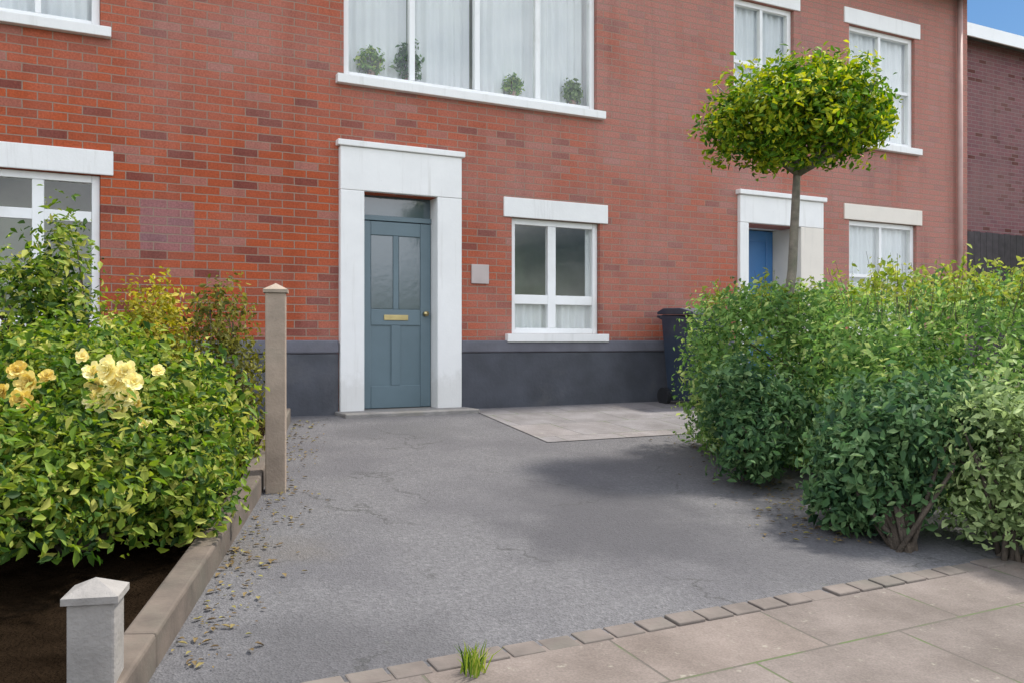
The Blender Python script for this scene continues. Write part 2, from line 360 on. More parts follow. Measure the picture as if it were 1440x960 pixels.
def slab_mat(name, base, joint, bw, bh, warp=.006):
    m, nt, b = mat(name); v = obj_vec(nt)
    mp = nd(nt, 'ShaderNodeMapping'); mp.inputs['Rotation'].default_value = (0, 0, -ANG); nt.links.new(v, mp.inputs[0])
    t = nd(nt, 'ShaderNodeTexBrick'); nt.links.new(mp.outputs[0], t.inputs['Vector']); t.inputs['Scale'].default_value = 1
    t.inputs['Color1'].default_value = (0,0,0,1); t.inputs['Color2'].default_value = (1,1,1,1); t.inputs['Brick Width'].default_value = bw; t.inputs['Row Height'].default_value = bh
    t.inputs['Mortar Size'].default_value = .006; t.inputs['Mortar Smooth'].default_value = .3
    c = ramp(nt, t.outputs['Color'], [(0, tuple(x*.86 for x in base)), (.5, base), (1, (base[0]*1.12, base[1]*1.08, base[2]*1.04))])
    n1 = ramp(nt, noise_tex(nt, v, 3, 7, .65), [(.35, (.72,.70,.68)), (.65, (1.12,1.12,1.12))]); c = mixc(nt, 1, c, n1, 'MULTIPLY')
    n2 = ramp(nt, noise_tex(nt, v, 120, 3), [(.35, (.8,.8,.8)), (.65, (1.15,1.15,1.15))]); c = mixc(nt, .8, c, n2, 'MULTIPLY')
    li = ramp(nt, noise_tex(nt, v, 14, 6, .7), [(.62, (0,0,0)), (.7, (1,1,1))]); c = mixc(nt, li, c, mixc(nt, .4, c, (.36,.35,.27)))
    mj = mixc(nt, ramp(nt, noise_tex(nt, v, 5), [(.45, (0,0,0)), (.6, (1,1,1))]), joint, (.07,.10,.03))
    nt.links.new(mixc(nt, t.outputs['Fac'], c, mj), b.inputs['Base Color']); b.inputs['Roughness'].default_value = .9
    inv = nd(nt, 'ShaderNodeMath', operation='SUBTRACT'); inv.inputs[0].default_value = 1; nt.links.new(t.outputs['Fac'], inv.inputs[1])
    a = nd(nt, 'ShaderNodeMath', operation='MULTIPLY_ADD'); nt.links.new(noise_tex(nt, v, 80, 5), a.inputs[0]); a.inputs[1].default_value = .5; nt.links.new(inv.outputs[0], a.inputs[2])
    bump(nt, a.outputs[0], .6, .008, b); return m
M['flags'] = slab_mat('pale_flagstones', (.150,.124,.110), (.085,.072,.06), .75, .6)
M['slabs'] = slab_mat('light_concrete_slabs', (.172,.162,.165), (.09,.085,.085), .6, .6)
sheet('driveway', [hw(-6,0), hw(16,0), hw(16,EDGE), hw(-6,EDGE)], M['tarmac'], 0)
sheet('pavement', [hw(-40,EDGE), hw(40,EDGE), hw(40,9.5), hw(-40,9.5)], M['flags'], 0)
sheet('path', [hw(3.8,.01), hw(10.5,.01), hw(10.5,2.0), hw(3.62,2.0)], M['slabs'], .006)


# ------------------------------------------------------------------ house
house = empty('brick_house', P0, ANG)
tag(house, 'red brick house with white door surround and dark plinth, facing the drive', 'house')
S0, S1, ZT, TH = -7.0, 11.86, 5.75, .30
openings = []  # s0, s1, z0, z1
DOOR = (2.655, 3.495, 0.0, 2.155)
WINS = {  # name: s0, s1, z0, z1
 'low_l': (-1.65, .36, .85, 2.12), 'up_l': (-1.65, .36, 3.38, 4.85), 'up_c': (2.50, 5.42, 3.27, 4.85),
 'small': (4.34, 5.46, .78, 2.02), 'up_a': (7.42, 8.42, 3.40, 4.93), 'up_b': (9.42, 10.72, 3.38, 4.93), 'low_b': (9.42, 10.76, .85, 2.32)}
DOOR2 = (7.585, 8.535, 0.0, 2.155)
ops = [DOOR, DOOR2] + list(WINS.values())
def wall_with_openings(name, s0, s1, z0, z1, ops, th, mtl, parent):
    xs = sorted({s0, s1, *[o[0] for o in ops], *[o[1] for o in ops]}); zs = sorted({z0, z1, *[o[2] for o in ops], *[o[3] for o in ops]})
    def solid(i, j):
        if i < 0 or j < 0 or i >= len(xs)-1 or j >= len(zs)-1: return False
        cx, cz = (xs[i]+xs[i+1])/2, (zs[j]+zs[j+1])/2
        return not any(o[0] < cx < o[1] and o[2] < cz < o[3] for o in ops)
    bm = bmesh.new(); cache = {}
    def V(x, y, z):
        k = (round(x,4), round(y,4), round(z,4))
        if k not in cache: cache[k] = bm.verts.new((x, y, z))
        return cache[k]
    for i in range(len(xs)-1):
        for j in range(len(zs)-1):
            if not solid(i, j): continue
            a, b, c, d = xs[i], xs[i+1], zs[j], zs[j+1]
            bm.faces.new((V(a,0,c), V(b,0,c), V(b,0,d), V(a,0,d))); bm.faces.new((V(a,th,c), V(a,th,d), V(b,th,d), V(b,th,c)))
            if not solid(i-1, j): bm.faces.new((V(a,0,c), V(a,0,d), V(a,th,d), V(a,th,c)))
            if not solid(i+1, j): bm.faces.new((V(b,0,c), V(b,th,c), V(b,th,d), V(b,0,d)))
            if not solid(i, j-1): bm.faces.new((V(a,0,c), V(a,th,c), V(b,th,c), V(b,0,c)))
            if not solid(i, j+1): bm.faces.new((V(a,0,d), V(b,0,d), V(b,th,d), V(a,th,d)))
    return from_bm(name, bm, mtl, parent)
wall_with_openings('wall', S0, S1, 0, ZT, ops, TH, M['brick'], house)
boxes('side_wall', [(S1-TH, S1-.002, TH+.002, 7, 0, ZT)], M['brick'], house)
boxes('inner_wall', [(S0, S1-TH-.01, 1.1, 1.2, 0, ZT), (S0, S1-TH-.01, TH+.01, 1.09, -.08, -.01), (S0, S1-TH-.01, TH+.01, 1.09, 2.62, 2.72), (S0, S1-TH-.01, TH+.01, 1.09, 5.6, 5.7)], M['room'], house)
# roof
bm = bmesh.new()
prof = [(-.35, ZT-.12), (-.35, ZT-.02), (3.5, ZT+2.9), (7.35, ZT-.02), (7.35, ZT-.12), (3.5, ZT+2.76)]
va = [bm.verts.new((S0-.1, y, z)) for y, z in prof]; vb = [bm.verts.new((S1+.12, y, z)) for y, z in prof]
for i in range(6): bm.faces.new((va[i], va[(i+1)%6], vb[(i+1)%6], vb[i]))
bm.faces.new(va[::-1]); bm.faces.new(vb)
from_bm('roof', bm, M['slate'], house)
# plinth, stopping at the door surround
pl = [(S0, 2.44), (3.735, 7.475), (8.92, S1+.0)]
M['plinth_cap'] = worn('grey_plinth_cap', (.125,.122,.145), .7, .2, 4, (.08,.08,.085), .4, .006)
for a, b in pl:
    boxes('plinth', [(a, b, -.035, -.001, -.3, .585)], M['plinth'], house, .010)
    boxes('plinth_cap', [(a, b, -.048, -.001, .587, .712)], M['plinth_cap'], house, .014)
# main door
boxes('door_surround', [(2.45,2.69,-.06,.16,-.05,2.16)], M['lintel'], house, .008)
boxes('door_surround', [(3.46,3.73,-.06,.16,-.05,2.16)], M['lintel'], house, .008)
boxes('door_lintel', [(2.45,3.73,-.06,.12,2.162,2.58), (2.42,3.76,-.085,.05,2.582,2.64)], M['lintel'], house, .008)
boxes('door_step', [(2.40,3.78,-.38,.2,-.2,.03)], M['stone_post'], house, .012)
m, nt, b = mat('dark_glazing'); b.inputs['Base Color'].default_value = (.07,.10,.115,1); b.inputs['Roughness'].default_value = .08; b.inputs['Specular IOR Level'].default_value = .9
bump(nt, noise_tex(nt, obj_vec(nt), 18, 2), .06, .01, b); M['glass_dark'] = m
def door(s0, s1, z1, mtl, y=.13, glazed=True):
    w = s1-s0
    d = boxes('door', [(s0+.005, s1-.005, y, y+.045, .035, z1)], mtl, house, .004)
    r = [(s0+.005, s0+.12, y-.014, y-.001, .036, z1-.004), (s1-.12, s1-.005, y-.014, y-.001, .036, z1-.004), (s0+.121, s1-.121, y-.014, y-.001, .036, .26),
         (s0+.121, s1-.121, y-.014, y-.001, .86, 1.02), (s0+.121, s1-.121, y-.014, y-.001, z1-.14, z1-.004),
         ((s0+s1)/2-.05, (s0+s1)/2+.05, y-.014, y-.001, .261, .859)]
    if glazed: r.append(((s0+s1)/2-.03, (s0+s1)/2+.03, y-.014, y-.001, 1.021, z1-.141))
    boxes('door_panels', r, mtl, d, .006)
    if glazed:
        for a, b2 in ((s0+.125, (s0+s1)/2-.034), ((s0+s1)/2+.034, s1-.125)):
            boxes('door_glass', [(a, b2, y-.008, y-.002, 1.025, z1-.145)], M['glass_dark'], d)
    bm = bmesh.new(); tube(bm, [(s1-.07, y-.06, .98), (s1-.07, y-.015, .98)], .026, 12); from_bm('handle', bm, M['metal'], d, True)
    boxes('letter_plate', [((s0+s1)/2-.13, (s0+s1)/2+.13, y-.022, y-.0145, .91, .965)], M['metal'], d, .004)
    return d
door(2.69, 3.46, 1.90, M['door'], .12)
tr = boxes('transom', [(2.692, 3.458, .10, .17, 1.905, 1.955)], M['door'], house, .004)
boxes('transom_glass', [(2.692, 3.458, .13, .138, 1.957, 2.158)], M['glass_dark'], tr)
# second door in its deeper recess
boxes('door_surround', [(7.48,7.62,-.05,.56,-.05,2.16)], M['lintel'], house, .008)
boxes('door_surround', [(8.50,8.90,-.05,.56,-.05,2.16)], M['cream'], house, .008)
boxes('door_lintel', [(7.48,8.90,-.05,.56,2.162,2.50), (7.45,8.93,-.085,.05,2.502,2.56)], M['lintel'], house, .008)
door(7.62, 8.50, 2.15, M['door_blue'], .46, False)
# windows
def window(key, cols, rows, curtain=None, sill=True, lintel=True, stone='lintel', y=.05, fr=.065, bar=.045, back=.095):
    s0, s1, z0, z1 = WINS[key]
    B = [(s0+.003, s0+fr, y, y+.07, z0+.003, z1-.003), (s1-fr, s1-.003, y, y+.07, z0+.003, z1-.003),
         (s0+fr+.001, s1-fr-.001, y+.002, y+.068, z0+.003, z0+fr), (s0+fr+.001, s1-fr-.001, y+.002, y+.068, z1-fr, z1-.003)]
    for c in cols: B.append((s0+(s1-s0)*c-bar/2, s0+(s1-s0)*c+bar/2, y+.004, y+.066, z0+fr+.001, z1-fr-.001))
    for r in rows: B.append((s0+fr+.002, s1-fr-.002, y+.01, y+.06, z0+(z1-z0)*r-bar/2, z0+(z1-z0)*r+bar/2))
    w = boxes('window', B, M['white'], house, .004)
    boxes('pane', [(s0+fr*.6, s1-fr*.6, y+.03, y+.034, z0+fr*.6, z1-fr*.6)], M['glass'], w)
    if sill: boxes('sill', [(s0-.08, s1+.08, -.07, y-.002, z0-.085, z0+.001)], M[stone], w, .006)
    if lintel: boxes('lintel', [(s0-.10, s1+.10, -.018, .08, z1+.001, z1+.21)], M[stone], w, .006)
    for (a, b2, za, zb) in (curtain or ()):
        bm = bmesh.new(); xa, xb = s0+(s1-s0)*a, s0+(s1-s0)*b2; n = max(8, int((xb-xa)/.016)); pr = None
        for i in range(n+1):
            x = xa+(xb-xa)*i/n; yy = y+back+.014*math.sin(x*62+1.5*math.sin(x*5))+.009*math.sin(x*23+1)
            cur = (bm.verts.new((x, yy, z0+(z1-z0)*za)), bm.verts.new((x, yy, z0+(z1-z0)*zb)))
            if pr: bm.faces.new((pr[0], cur[0], cur[1], pr[1]))
            pr = cur
        from_bm('curtain', bm, M['curtain'], w, True)
    return w
window('low_l', (.235,.765), (.72,), [(.0,.22,0,1)], bar=.09)
window('up_l', (.235,.765), (), [(0,1,0,1)])
window('up_c', (.25,.5,.75), (), [(0,.245,.0,1),(.25,.49,.0,1),(.505,1,.0,1)], bar=.06, back=.15)
window('small', (.47,), (.30,), [(0,1,0,.28),(.90,1,.2,1)], bar=.10)
window('up_a', (.5,), (.5,), [(0,1,0,1)])
window('up_b', (.5,), (.5,), [(0,1,0,1)])
window('low_b', (.5,), (.5,), [(0,1,0,1)], stone='cream')
boxes('inner_sill', [(2.42, 5.50, .125, .52, 3.20, 3.265)], M['white'], house, .004)
# plaque by the door, lamp bracket
boxes('wall_plaque', [(3.86,4.06,-.022,-.001,1.30,1.50)], M['plaque'], house, .004)
# rainwater pipe at the far corner
bm = bmesh.new(); tube(bm, [(11.6,-.07,.02), (11.6,-.07,ZT-.1)], .04, 10); M['pipe'] = worn('faded_pink_paint', (.42,.27,.235), .5, .1, 4, (.25,.18,.16)); from_bm('downpipe', bm, M['pipe'], house, True)

# ------------------------------------------------------------------ neighbour beyond the corner
nb = empty('neighbour_house', house_to_world(13.0, -2.6), ANG)
tag(nb, 'shaded purple brick house standing set back beyond the far corner', 'house')
HB = 6.5
wall_with_openings('wall', 0, 9, -.2, HB, [(6.2,7.4,3.6,4.9),(6.2,7.4,.7,2.1)], .3, M['brick_far'], nb)
bm = bmesh.new(); prof = [(-.3, HB-.02), (-.3, HB+.10), (3.5, HB+1.6), (7.3, HB+.10), (7.3, HB-.02)]
va = [bm.verts.new((-.15, y, z)) for y, z in prof]; vb = [bm.verts.new((9.1, y, z)) for y, z in prof]
for i in range(5): bm.faces.new((va[i], va[(i+1)%5], vb[(i+1)%5], vb[i]))
bm.faces.new(va[::-1]); bm.faces.new(vb); from_bm('roof', bm, M['slate'], nb)
boxes('fascia', [(-.1, 9.05, -.34, -.302, HB-.12, HB+.12)], M['white'], nb)
boxes('side_wall', [(.002,.3,.302,7,-.2,HB-.03)], M['brick_far'], nb)
for z0 in (3.6, .7):
    wz = boxes('window', [(6.2,6.27,.08,.14,z0,z0+1.3),(7.33,7.4,.08,.14,z0,z0+1.3),(6.271,7.329,.08,.14,z0,z0+.07),(6.271,7.329,.08,.14,z0+1.23,z0+1.3)], M['white'], nb)
    boxes('pane', [(6.26,7.34,.1,.105,z0+.06,z0+1.24)], M['glass_dark'], wz)
# dark fence closing the gap
fa = house_to_world(12.0, -.2); fn = empty('timber_fence', fa, ANG)
tag(fn, 'dark stained board fence closing the gap past the house corner', 'fence')
bm = bmesh.new(); x = 0
while x < 6:
    box(bm, x, x+.14, -.012, .012, .1, 2.35+random.uniform(-.01,.01)); x += .147
M['dark_timber'] = worn('dark_timber', (.05,.042,.045), .85, .3, 8, None, .5)
from_bm('boards', bm, M['dark_timber'], fn)
for px_ in (.02, 1.9, 3.8, 5.8):
    boxes('post', [(px_, px_+.1, .013, .113, -.1, 2.42)], M['dark_timber'], fn, .005)
boxes('rail', [(0, 6, .014, .05, .4, .48)], M['dark_timber'], fn); boxes('rail', [(0, 6, .014, .05, 1.95, 2.03)], M['dark_timber'], fn)

# ------------------------------------------------------------------ wheeled bin against the wall
bs = house_to_world(6.42, .48); bs.z = ground_z(bs.x, bs.y)
bn = empty('wheeled_bin', bs, ANG); tag(bn, 'dark blue wheeled rubbish bin against the plinth beside the hedge', 'bin')
M['bin'] = worn('bin_plastic', (.028,.042,.068), .5, .15, 5, (.07,.07,.07), .1)
bm = bmesh.new()
lo = [bm.verts.new(p) for p in ((-.21,-.20,.06),(.21,-.20,.06),(.21,.22,.06),(-.21,.22,.06))]
hi = [bm.verts.new(p) for p in ((-.28,-.30,.98),(.28,-.30,.98),(.28,.26,1.02),(-.28,.26,1.02))]
bm.faces.new(lo[::-1]); bm.faces.new(hi)
for k in range(4): bm.faces.new((lo[k], lo[(k+1)%4], hi[(k+1)%4], hi[k]))
box(bm, -.295, .295, -.315, -.27, .93, .975); from_bm('bin_body', bm, M['bin'], bn, bevel=.018)
bm = bmesh.new(); pr = [(-.34,1.0),(-.33,1.035),(-.1,1.085),(.2,1.09),(.31,1.05),(.31,1.025)]
va = [bm.verts.new((-.30, y, z)) for y, z in pr]; vb = [bm.verts.new((.30, y, z)) for y, z in pr]
for i in range(6): bm.faces.new((va[i], va[(i+1)%6], vb[(i+1)%6], vb[i]))
bm.faces.new(va[::-1]); bm.faces.new(vb); from_bm('lid', bm, M['bin'], bn, bevel=.012)
bm = bmesh.new(); tube(bm, [(-.26,.27,.98),(-.26,.34,1.0),(.26,.34,1.0),(.26,.27,.98)], .015, 8); from_bm('handle', bm, M['bin'], bn, True)
for sx in (-1, 1):
    bm = bmesh.new(); tube(bm, [(sx*.235,.22,.10),(sx*.285,.22,.10)], .10, 20); from_bm('wheel', bm, M['iron'], bn)

# ------------------------------------------------------------------ plants standing inside the upper window
def houseplant(s, h, sp, label, mtl, size):
    b = house_to_world(s, -.132, 3.266); r = empty('houseplant', b); tag(r, label, 'houseplant')
    bm = bmesh.new(); tube(bm, [(0,0,0),(0,0,.13)], [.03,.04], 16); from_bm('pot', bm, M['brick_low'], r, True)
    p, nn, t = clumps([((0,0,.13+h*.5),(sp*.8,.8*sp,h*.55))], 150, 7, .03)
    k = np.abs(p @ np.array([N.x, N.y, 0])) < .042
    leaves('foliage', p[k], nn[k], size, mtl, r, t[k], .5)
    stems('stem', (0,0,.1), [(random.uniform(-sp,sp)*.5, 0, .13+h*.7) for _ in range(5)], .008, r)
# ------------------------------------------------------------------ edging strips
def edging(name, a, b, w, h, n, mtl, lift=0.0):
    bm = bmesh.new(); a = Vector((a[0], a[1], 0)); b = Vector((b[0], b[1], 0)); d = (b-a); L = d.length; d.normalize(); sd = Vector((-d.y, d.x, 0))
    for i in range(n):
        t0, t1 = L*i/n+.006, L*(i+1)/n-.006
        q = [a+d*t0-sd*w/2, a+d*t1-sd*w/2, a+d*t1+sd*w/2, a+d*t0+sd*w/2]
        hh = h+random.uniform(-.006,.006)
        lo = [bm.verts.new((p.x, p.y, ground_z(p.x,p.y)-.1)) for p in q]; hi = [bm.verts.new((p.x, p.y, ground_z(p.x,p.y)+hh)) for p in q]
        bm.faces.new(lo[::-1]); bm.faces.new(hi)
        for k in range(4): bm.faces.new((lo[k], lo[(k+1)%4], hi[(k+1)%4], hi[k]))
    return from_bm(name, bm, mtl, None, bevel=.006)
M['edge_brick'] = worn('edging_brick', (.10,.078,.062), .9, .4, 5, (.10,.10,.075), .6)
M['kerb'] = worn('kerb_sett', (.125,.103,.09), .9, .3, 5, (.10,.10,.08), .6)
o = edging('kerb', hw(-8,EDGE), hw(14,EDGE), .10, .008, 150, M['kerb']); tag(o, kind='structure')
pts = [gp(400,592), gp(352,700), gp(196,940)]
low = empty('garden_wall', pts[0]); tag(low, 'low brick edging wall along the left flower bed', 'low wall')
bm = bmesh.new()
path = [pts[0], pts[1], pts[2], pts[2]+(pts[2]-pts[1]).normalized()*1.2]
for a, b in zip(path, path[1:]):
    d = Vector((b.x-a.x, b.y-a.y, 0)).normalized(); sd = Vector((-d.y, d.x, 0))*.055
    for za, zb, mi in ((-.1,.12,0),):
        q = [a-sd, b-sd, b+sd, a+sd]
        lo = [bm.verts.new(Vector((p.x, p.y, ground_z(p.x,p.y)+za))-low.location) for p in q]; hi = [bm.verts.new(Vector((p.x, p.y, ground_z(p.x,p.y)+zb))-low.location) for p in q]
        bm.faces.new(lo[::-1]); bm.faces.new(hi)
        for k in range(4): bm.faces.new((lo[k], lo[(k+1)%4], hi[(k+1)%4], hi[k]))
from_bm('wall_body', bm, M['edge_brick'], low, bevel=.012)
# beds
sheet('flower_bed', [(p.x-.03, p.y) for p in path] + [(-6, path[-1].y), (-6, 5.5)], M['soil'], .03)

# posts
def post(base, w, h, label, mtl):
    r = empty('wooden_post', base, R(12)); tag(r, label, 'post')
    bm = bmesh.new(); box(bm, -w/2, w/2, -w/2, w/2, -.1, h); from_bm('shaft', bm, mtl, r, bevel=.008)
    bm = bmesh.new(); a = w/2+.012
    v = [bm.verts.new(p) for p in ((-a,-a,h),(a,-a,h),(a,a,h),(-a,a,h),(-a,-a,h+.02),(a,-a,h+.02),(a,a,h+.02),(-a,a,h+.02),(0,0,h+.06))]
    for f in ((3,2,1,0),(0,1,5,4),(1,2,6,5),(2,3,7,6),(3,0,4,7),(4,5,8),(5,6,8),(6,7,8),(7,4,8)): bm.faces.new([v[i] for i in f])
    from_bm('cap', bm, mtl, r)
    return r
b = gp(388, 690); post(b, .12, 1.2, 'tall pale wooden post at the far end of the left shrubs', M['timber'])
b = gp(135, 1010); post(b, .13, .355, 'short pale post in the bottom left foreground under the shrubs', M['stone_post'])

# ------------------------------------------------------------------ planting
def rel(base, pts): return [((p[0]-base[0], p[1]-base[1], p[2]-base[2]), r) for p, r in pts]
houseplant(3.22, .30, .16, 'dark leafy houseplant in the second pane of the upper middle window', M['leaf_dark'], .06)
houseplant(2.82, .20, .13, 'small green houseplant in the first pane of the upper middle window', M['leaf_mid'], .05)
houseplant(4.42, .14, .10, 'low green houseplant right of centre on the upper middle window sill', M['leaf_mid'], .045)
houseplant(5.18, .18, .10, 'grey green houseplant at the right end of the upper middle window sill', M['leaf_grey'], .05)

def bloom(root, pos, r, mtl):
    """one many-petalled head"""
    bm = bmesh.new(); at_layer = bm.verts.layers.float.new('tint')
    face = Vector((random.uniform(-.5,.5), -1, random.uniform(.1,.9))).normalized(); q = face.to_track_quat('Z', 'Y')
    for ring, (n, tilt, rr) in enumerate(((4, 1.45, .38), (6, 1.15, .6), (8, .75, .85), (9, .3, 1.0))):
        for i in range(n):
            a = 2*math.pi*(i+.5*ring)/n+random.uniform(-.3,.3); L = r*rr*random.uniform(.8,1.15); W = r*.40*rr*random.uniform(.8,1.2); tj = random.uniform(-.25,.25)
            pts = [(0,0,0),(L*.55,-W,0.02*r),(L*1.0,-W*.7,.1*r),(L*1.08,0,.02*r),(L*1.0,W*.7,.1*r),(L*.55,W,.02*r)]
            M3 = Matrix.Rotation(a, 3, 'Z') @ Matrix.Rotation(-tilt*.75+tj, 3, 'Y') @ Matrix.Rotation(tj, 3, 'X'); t = random.uniform(.2,.9)
            vs = []
            for p in pts:
                v = bm.verts.new(Vector(pos) + q @ (M3 @ Vector(p))); v[at_layer] = t; vs.append(v)
            bm.faces.new(vs)
    me = bpy.data.meshes.new('flower'); bm.to_mesh(me); bm.free(); me.materials.append(mtl)
    return link(bpy.data.objects.new('flower', me), root)

# left: bright shrubs
b0 = Vector((-2.0, 4.1, 0)); b0.z = ground_z(b0.x, b0.y)
fs = shrub('flowering_shrub', 'big bright green shrub with pale yellow flowers, left of the drive', 'shrub', b0,
      rel(b0, [(at(170,655,4.1),(.45,.5,.36)), (at(50,620,4.2),(.6,.5,.45)), (at(275,610,4.6),(.25,.4,.40)), (at(110,540,4.5),(.5,.4,.28)), (at(30,710,3.6),(.35,.4,.30)), (at(235,690,4.1),(.24,.3,.26))]),
      3000, 9, .051, M['leaf_yg'], .05, filt=lambda p: p[:,2] > .12+.05*np.sin(p[:,0]*9))
M['petal_gold'] = leaf_mat('golden_petal', [(0,(.55,.36,.06)),(.5,(.68,.52,.13)),(1,(.78,.68,.28))], .3, .65)
for px_, py_, r_ in ((144,522,.05),(164,518,.055),(186,521,.05),(200,536,.045),(150,543,.058),(174,538,.06),(190,556,.055),(160,563,.052),(140,560,.04),(180,573,.045),(204,566,.04),(98,604,.03),(212,596,.035),(128,500,.03),(232,520,.03)):
    bloom(fs, at(px_, py_, 4.0+random.uniform(-.06,.06))-b0-Vector((0,.08,0)), r_, M['petal'])
for px_, py_, r_ in ((42,520,.045),(58,536,.05),(48,560,.05),(62,572,.04),(84,528,.035),(24,548,.035)):
    bloom(fs, at(px_, py_, 3.82+random.uniform(-.05,.05))-b0-Vector((0,.10,0)), r_, M['petal_gold'])
b0 = Vector((-2.9, 6.2, 0)); b0.z = ground_z(b0.x, b0.y)
shrub('tall_shrub', 'tall yellow green shrub in front of the left ground floor window', 'shrub', b0,
      rel(b0, [(at(15,440,5.6),(.38,.4,.36)), (at(85,390,5.8),(.17,.25,.36)), (at(110,500,5.7),(.5,.4,.28))]), 800, 8, .055, M['leaf_yg'], .06)
b0 = Vector((-2.45, 6.4, 0)); b0.z = ground_z(b0.x, b0.y)
shrub('golden_shrub', 'golden leaved shrub between the tall shrub and the brick wall', 'shrub', b0,
      rel(b0, [(at(205,440,6.2),(.22,.2,.20)), (at(225,490,6.1),(.25,.25,.22)), (at(235,530,6.1),(.25,.25,.28)), (at(190,580,6.1),(.3,.25,.3))]), 760, 9, .045, M['leaf_yel'], .045)
b0 = gp(322, 655)
shrub('olive_shrub', 'narrow brown green shrub beside the tall wooden post', 'shrub', b0,
      rel(b0, [(at(306,450,6.0),(.19,.22,.24)), (at(322,530,6.0),(.22,.22,.30)), (at(330,600,5.9),(.22,.22,.26)), (at(300,640,5.8),(.22,.25,.26))]), 620, 8, .042, M['leaf_olive'], .045)
# right
b0 = Vector((3.0, 6.3, 0)); b0.z = ground_z(b0.x, b0.y)
shrub('hedge', 'broad light green hedge with a level clipped top filling the right bed', 'hedge', b0,
      rel(b0, [((3.02,5.65,.36),(.92,.62,.72)), ((2.20,7.15,.42),(.78,.6,.70)), ((2.05,6.85,.38),(.58,.42,.66)), ((2.0,7.1,.40),(.55,.45,.64)), ((2.6,6.5,.45),(.6,.5,.62)), ((3.95,6.6,.40),(1.2,.7,.70)), ((4.9,5.6,.35),(.9,.8,.72))]),
      8200, 8, .050, M['leaf_mid'], .05, sq=4.0, shell=(.62,1.02))
hd = bpy.data.objects['hedge']; P_, N_, T_ = [], [], []; bm = bmesh.new()
for i in range(330):
    cx, cy, rx, ry = random.choice([(3.02,5.65,.85,.55),(2.25,7.15,.68,.5),(3.95,6.6,1.1,.6),(4.9,5.6,.8,.7),(3.0,5.45,.85,.35)])
    x, y = cx+random.uniform(-rx,rx), cy+random.uniform(-ry,ry); L = random.uniform(.06,.24); lx, ly = random.gauss(0,.05), random.gauss(0,.05); z0_ = 1.00+random.uniform(-.04,.06)
    tube(bm, [(x-b0.x,y-b0.y,z0_-.15-b0.z),(x+lx-b0.x,y+ly-b0.y,z0_+L-b0.z)], [.0018,.001], 4, False)
    for k in range(int(8+L*60)):
        f = random.uniform(-.4,1.0); P_.append((x+lx*f+random.gauss(0,.018)-b0.x, y+ly*f+random.gauss(0,.018)-b0.y, z0_+L*f-b0.z)); N_.append((random.gauss(0,.6),random.gauss(0,.6),.8)); T_.append(random.uniform(.45,1))
leaves('sunlit_top_shoots', np.array(P_), np.array(N_), .042, M['leaf_yg'], hd, np.array(T_), .5)  # yellow-green shoots added to paint sunlight along the hedge top
tag(from_bm('sunlit_top_shoot_twigs', bm, M['bark'], hd), kind='stuff')
b0 = gp(1270, 772)
shrub('broad_leaf_shrub', 'dark green broad leaved shrub low at the front of the right bed', 'shrub', b0,
      rel(b0, [(at(1195,672,4.95),(.20,.25,.26)), (at(1265,630,4.95),(.28,.3,.36)), (at(1235,700,4.9),(.26,.25,.20)), (at(1330,600,5.05),(.24,.25,.30)), (at(1210,600,5.2),(.2,.22,.24))]), 1150, 9, .058, M['leaf_dark'], .05, filt=lambda p: p[:,2] > .05)
b0 = gp(1055, 672)
shrub('broad_leaf_shrub', 'small rounded dark green shrub at the drive end of the hedge', 'shrub', b0,
      rel(b0, [(at(1052,622,6.0),(.22,.25,.24)), (at(1095,590,6.15),(.24,.25,.28)), (at(1030,560,6.3),(.2,.22,.26))]), 480, 9, .055, M['leaf_dark'], .045, filt=lambda p: p[:,2] > .03)
b0 = gp(1420, 785)
shrub('grey_shrub', 'grey green shrub at the right edge of the bed', 'shrub', b0,
      rel(b0, [(at(1400,655,4.75),(.30,.3,.46)), (at(1480,680,4.6),(.3,.4,.45))]), 800, 9, .05, M['leaf_grey'], .055, filt=lambda p: p[:,2] > .06)
b0 = Vector((8.12, 13.3, 0)); b0.z = ground_z(b0.x, b0.y)
shrub('climbing_shrub', 'olive shrub growing up past the dark fence at the far right', 'shrub', b0,
      [((.0,0,1.0),(.35,.3,.8)), ((.1,0,2.3),(.32,.3,.75)), ((.2,0,3.1),(.3,.25,.4))], 420, 8, .07, M['leaf_yg'], .06)
# lollipop tree
tb = Vector((2.15, 7.0, 0)); tb.z = ground_z(tb.x, tb.y)
tree = empty('topiary_tree', tb); tag(tree, 'round clipped tree on a bare stem above the right hedge', 'tree')
c = at(1124, 164, 7.0) - tb
bm = bmesh.new(); tube(bm, [(0,0,-.05), (.03,0,.5), (.0,.01,1.0), (c.x*.5,0,c.z*.55), (c.x*.8,.02,c.z*.75), (c.x,0,c.z)], [.055,.044,.040,.036,.033,.02], 12)
for i in range(16):
    a = random.uniform(0,6.28); e = random.uniform(-.3,.9); f = random.uniform(.45,.65)
    tube(bm, [(c.x*.92,0,c.z-.46), (c.x+.3*math.cos(a),.3*math.sin(a),c.z-.25+.2*e), (c.x+f*math.cos(a),f*math.sin(a),c.z+.4*e)], [.020,.013,.005], 5)
from_bm('trunk', bm, M['tree_bark'], tree, True)
cv = lambda dx, dy, dz: (c.x+dx, c.y+dy, c.z+dz)
p, nn, t = clumps([(cv(0,0,-.02),(.64,.62,.38)), (cv(.22,0,.07),(.42,.45,.33)), (cv(-.3,.05,-.04),(.42,.4,.32)), (cv(.05,-.1,.15),(.42,.4,.25)), (cv(.45,.1,0),(.28,.3,.28))], 2300, 9, .05, (.40,1.04), stray=.0)
k = p[:,2] > c.z-.44
leaves('crown', p[k], nn[k], .055, M['leaf_laurel'], tree, t[k], .5)
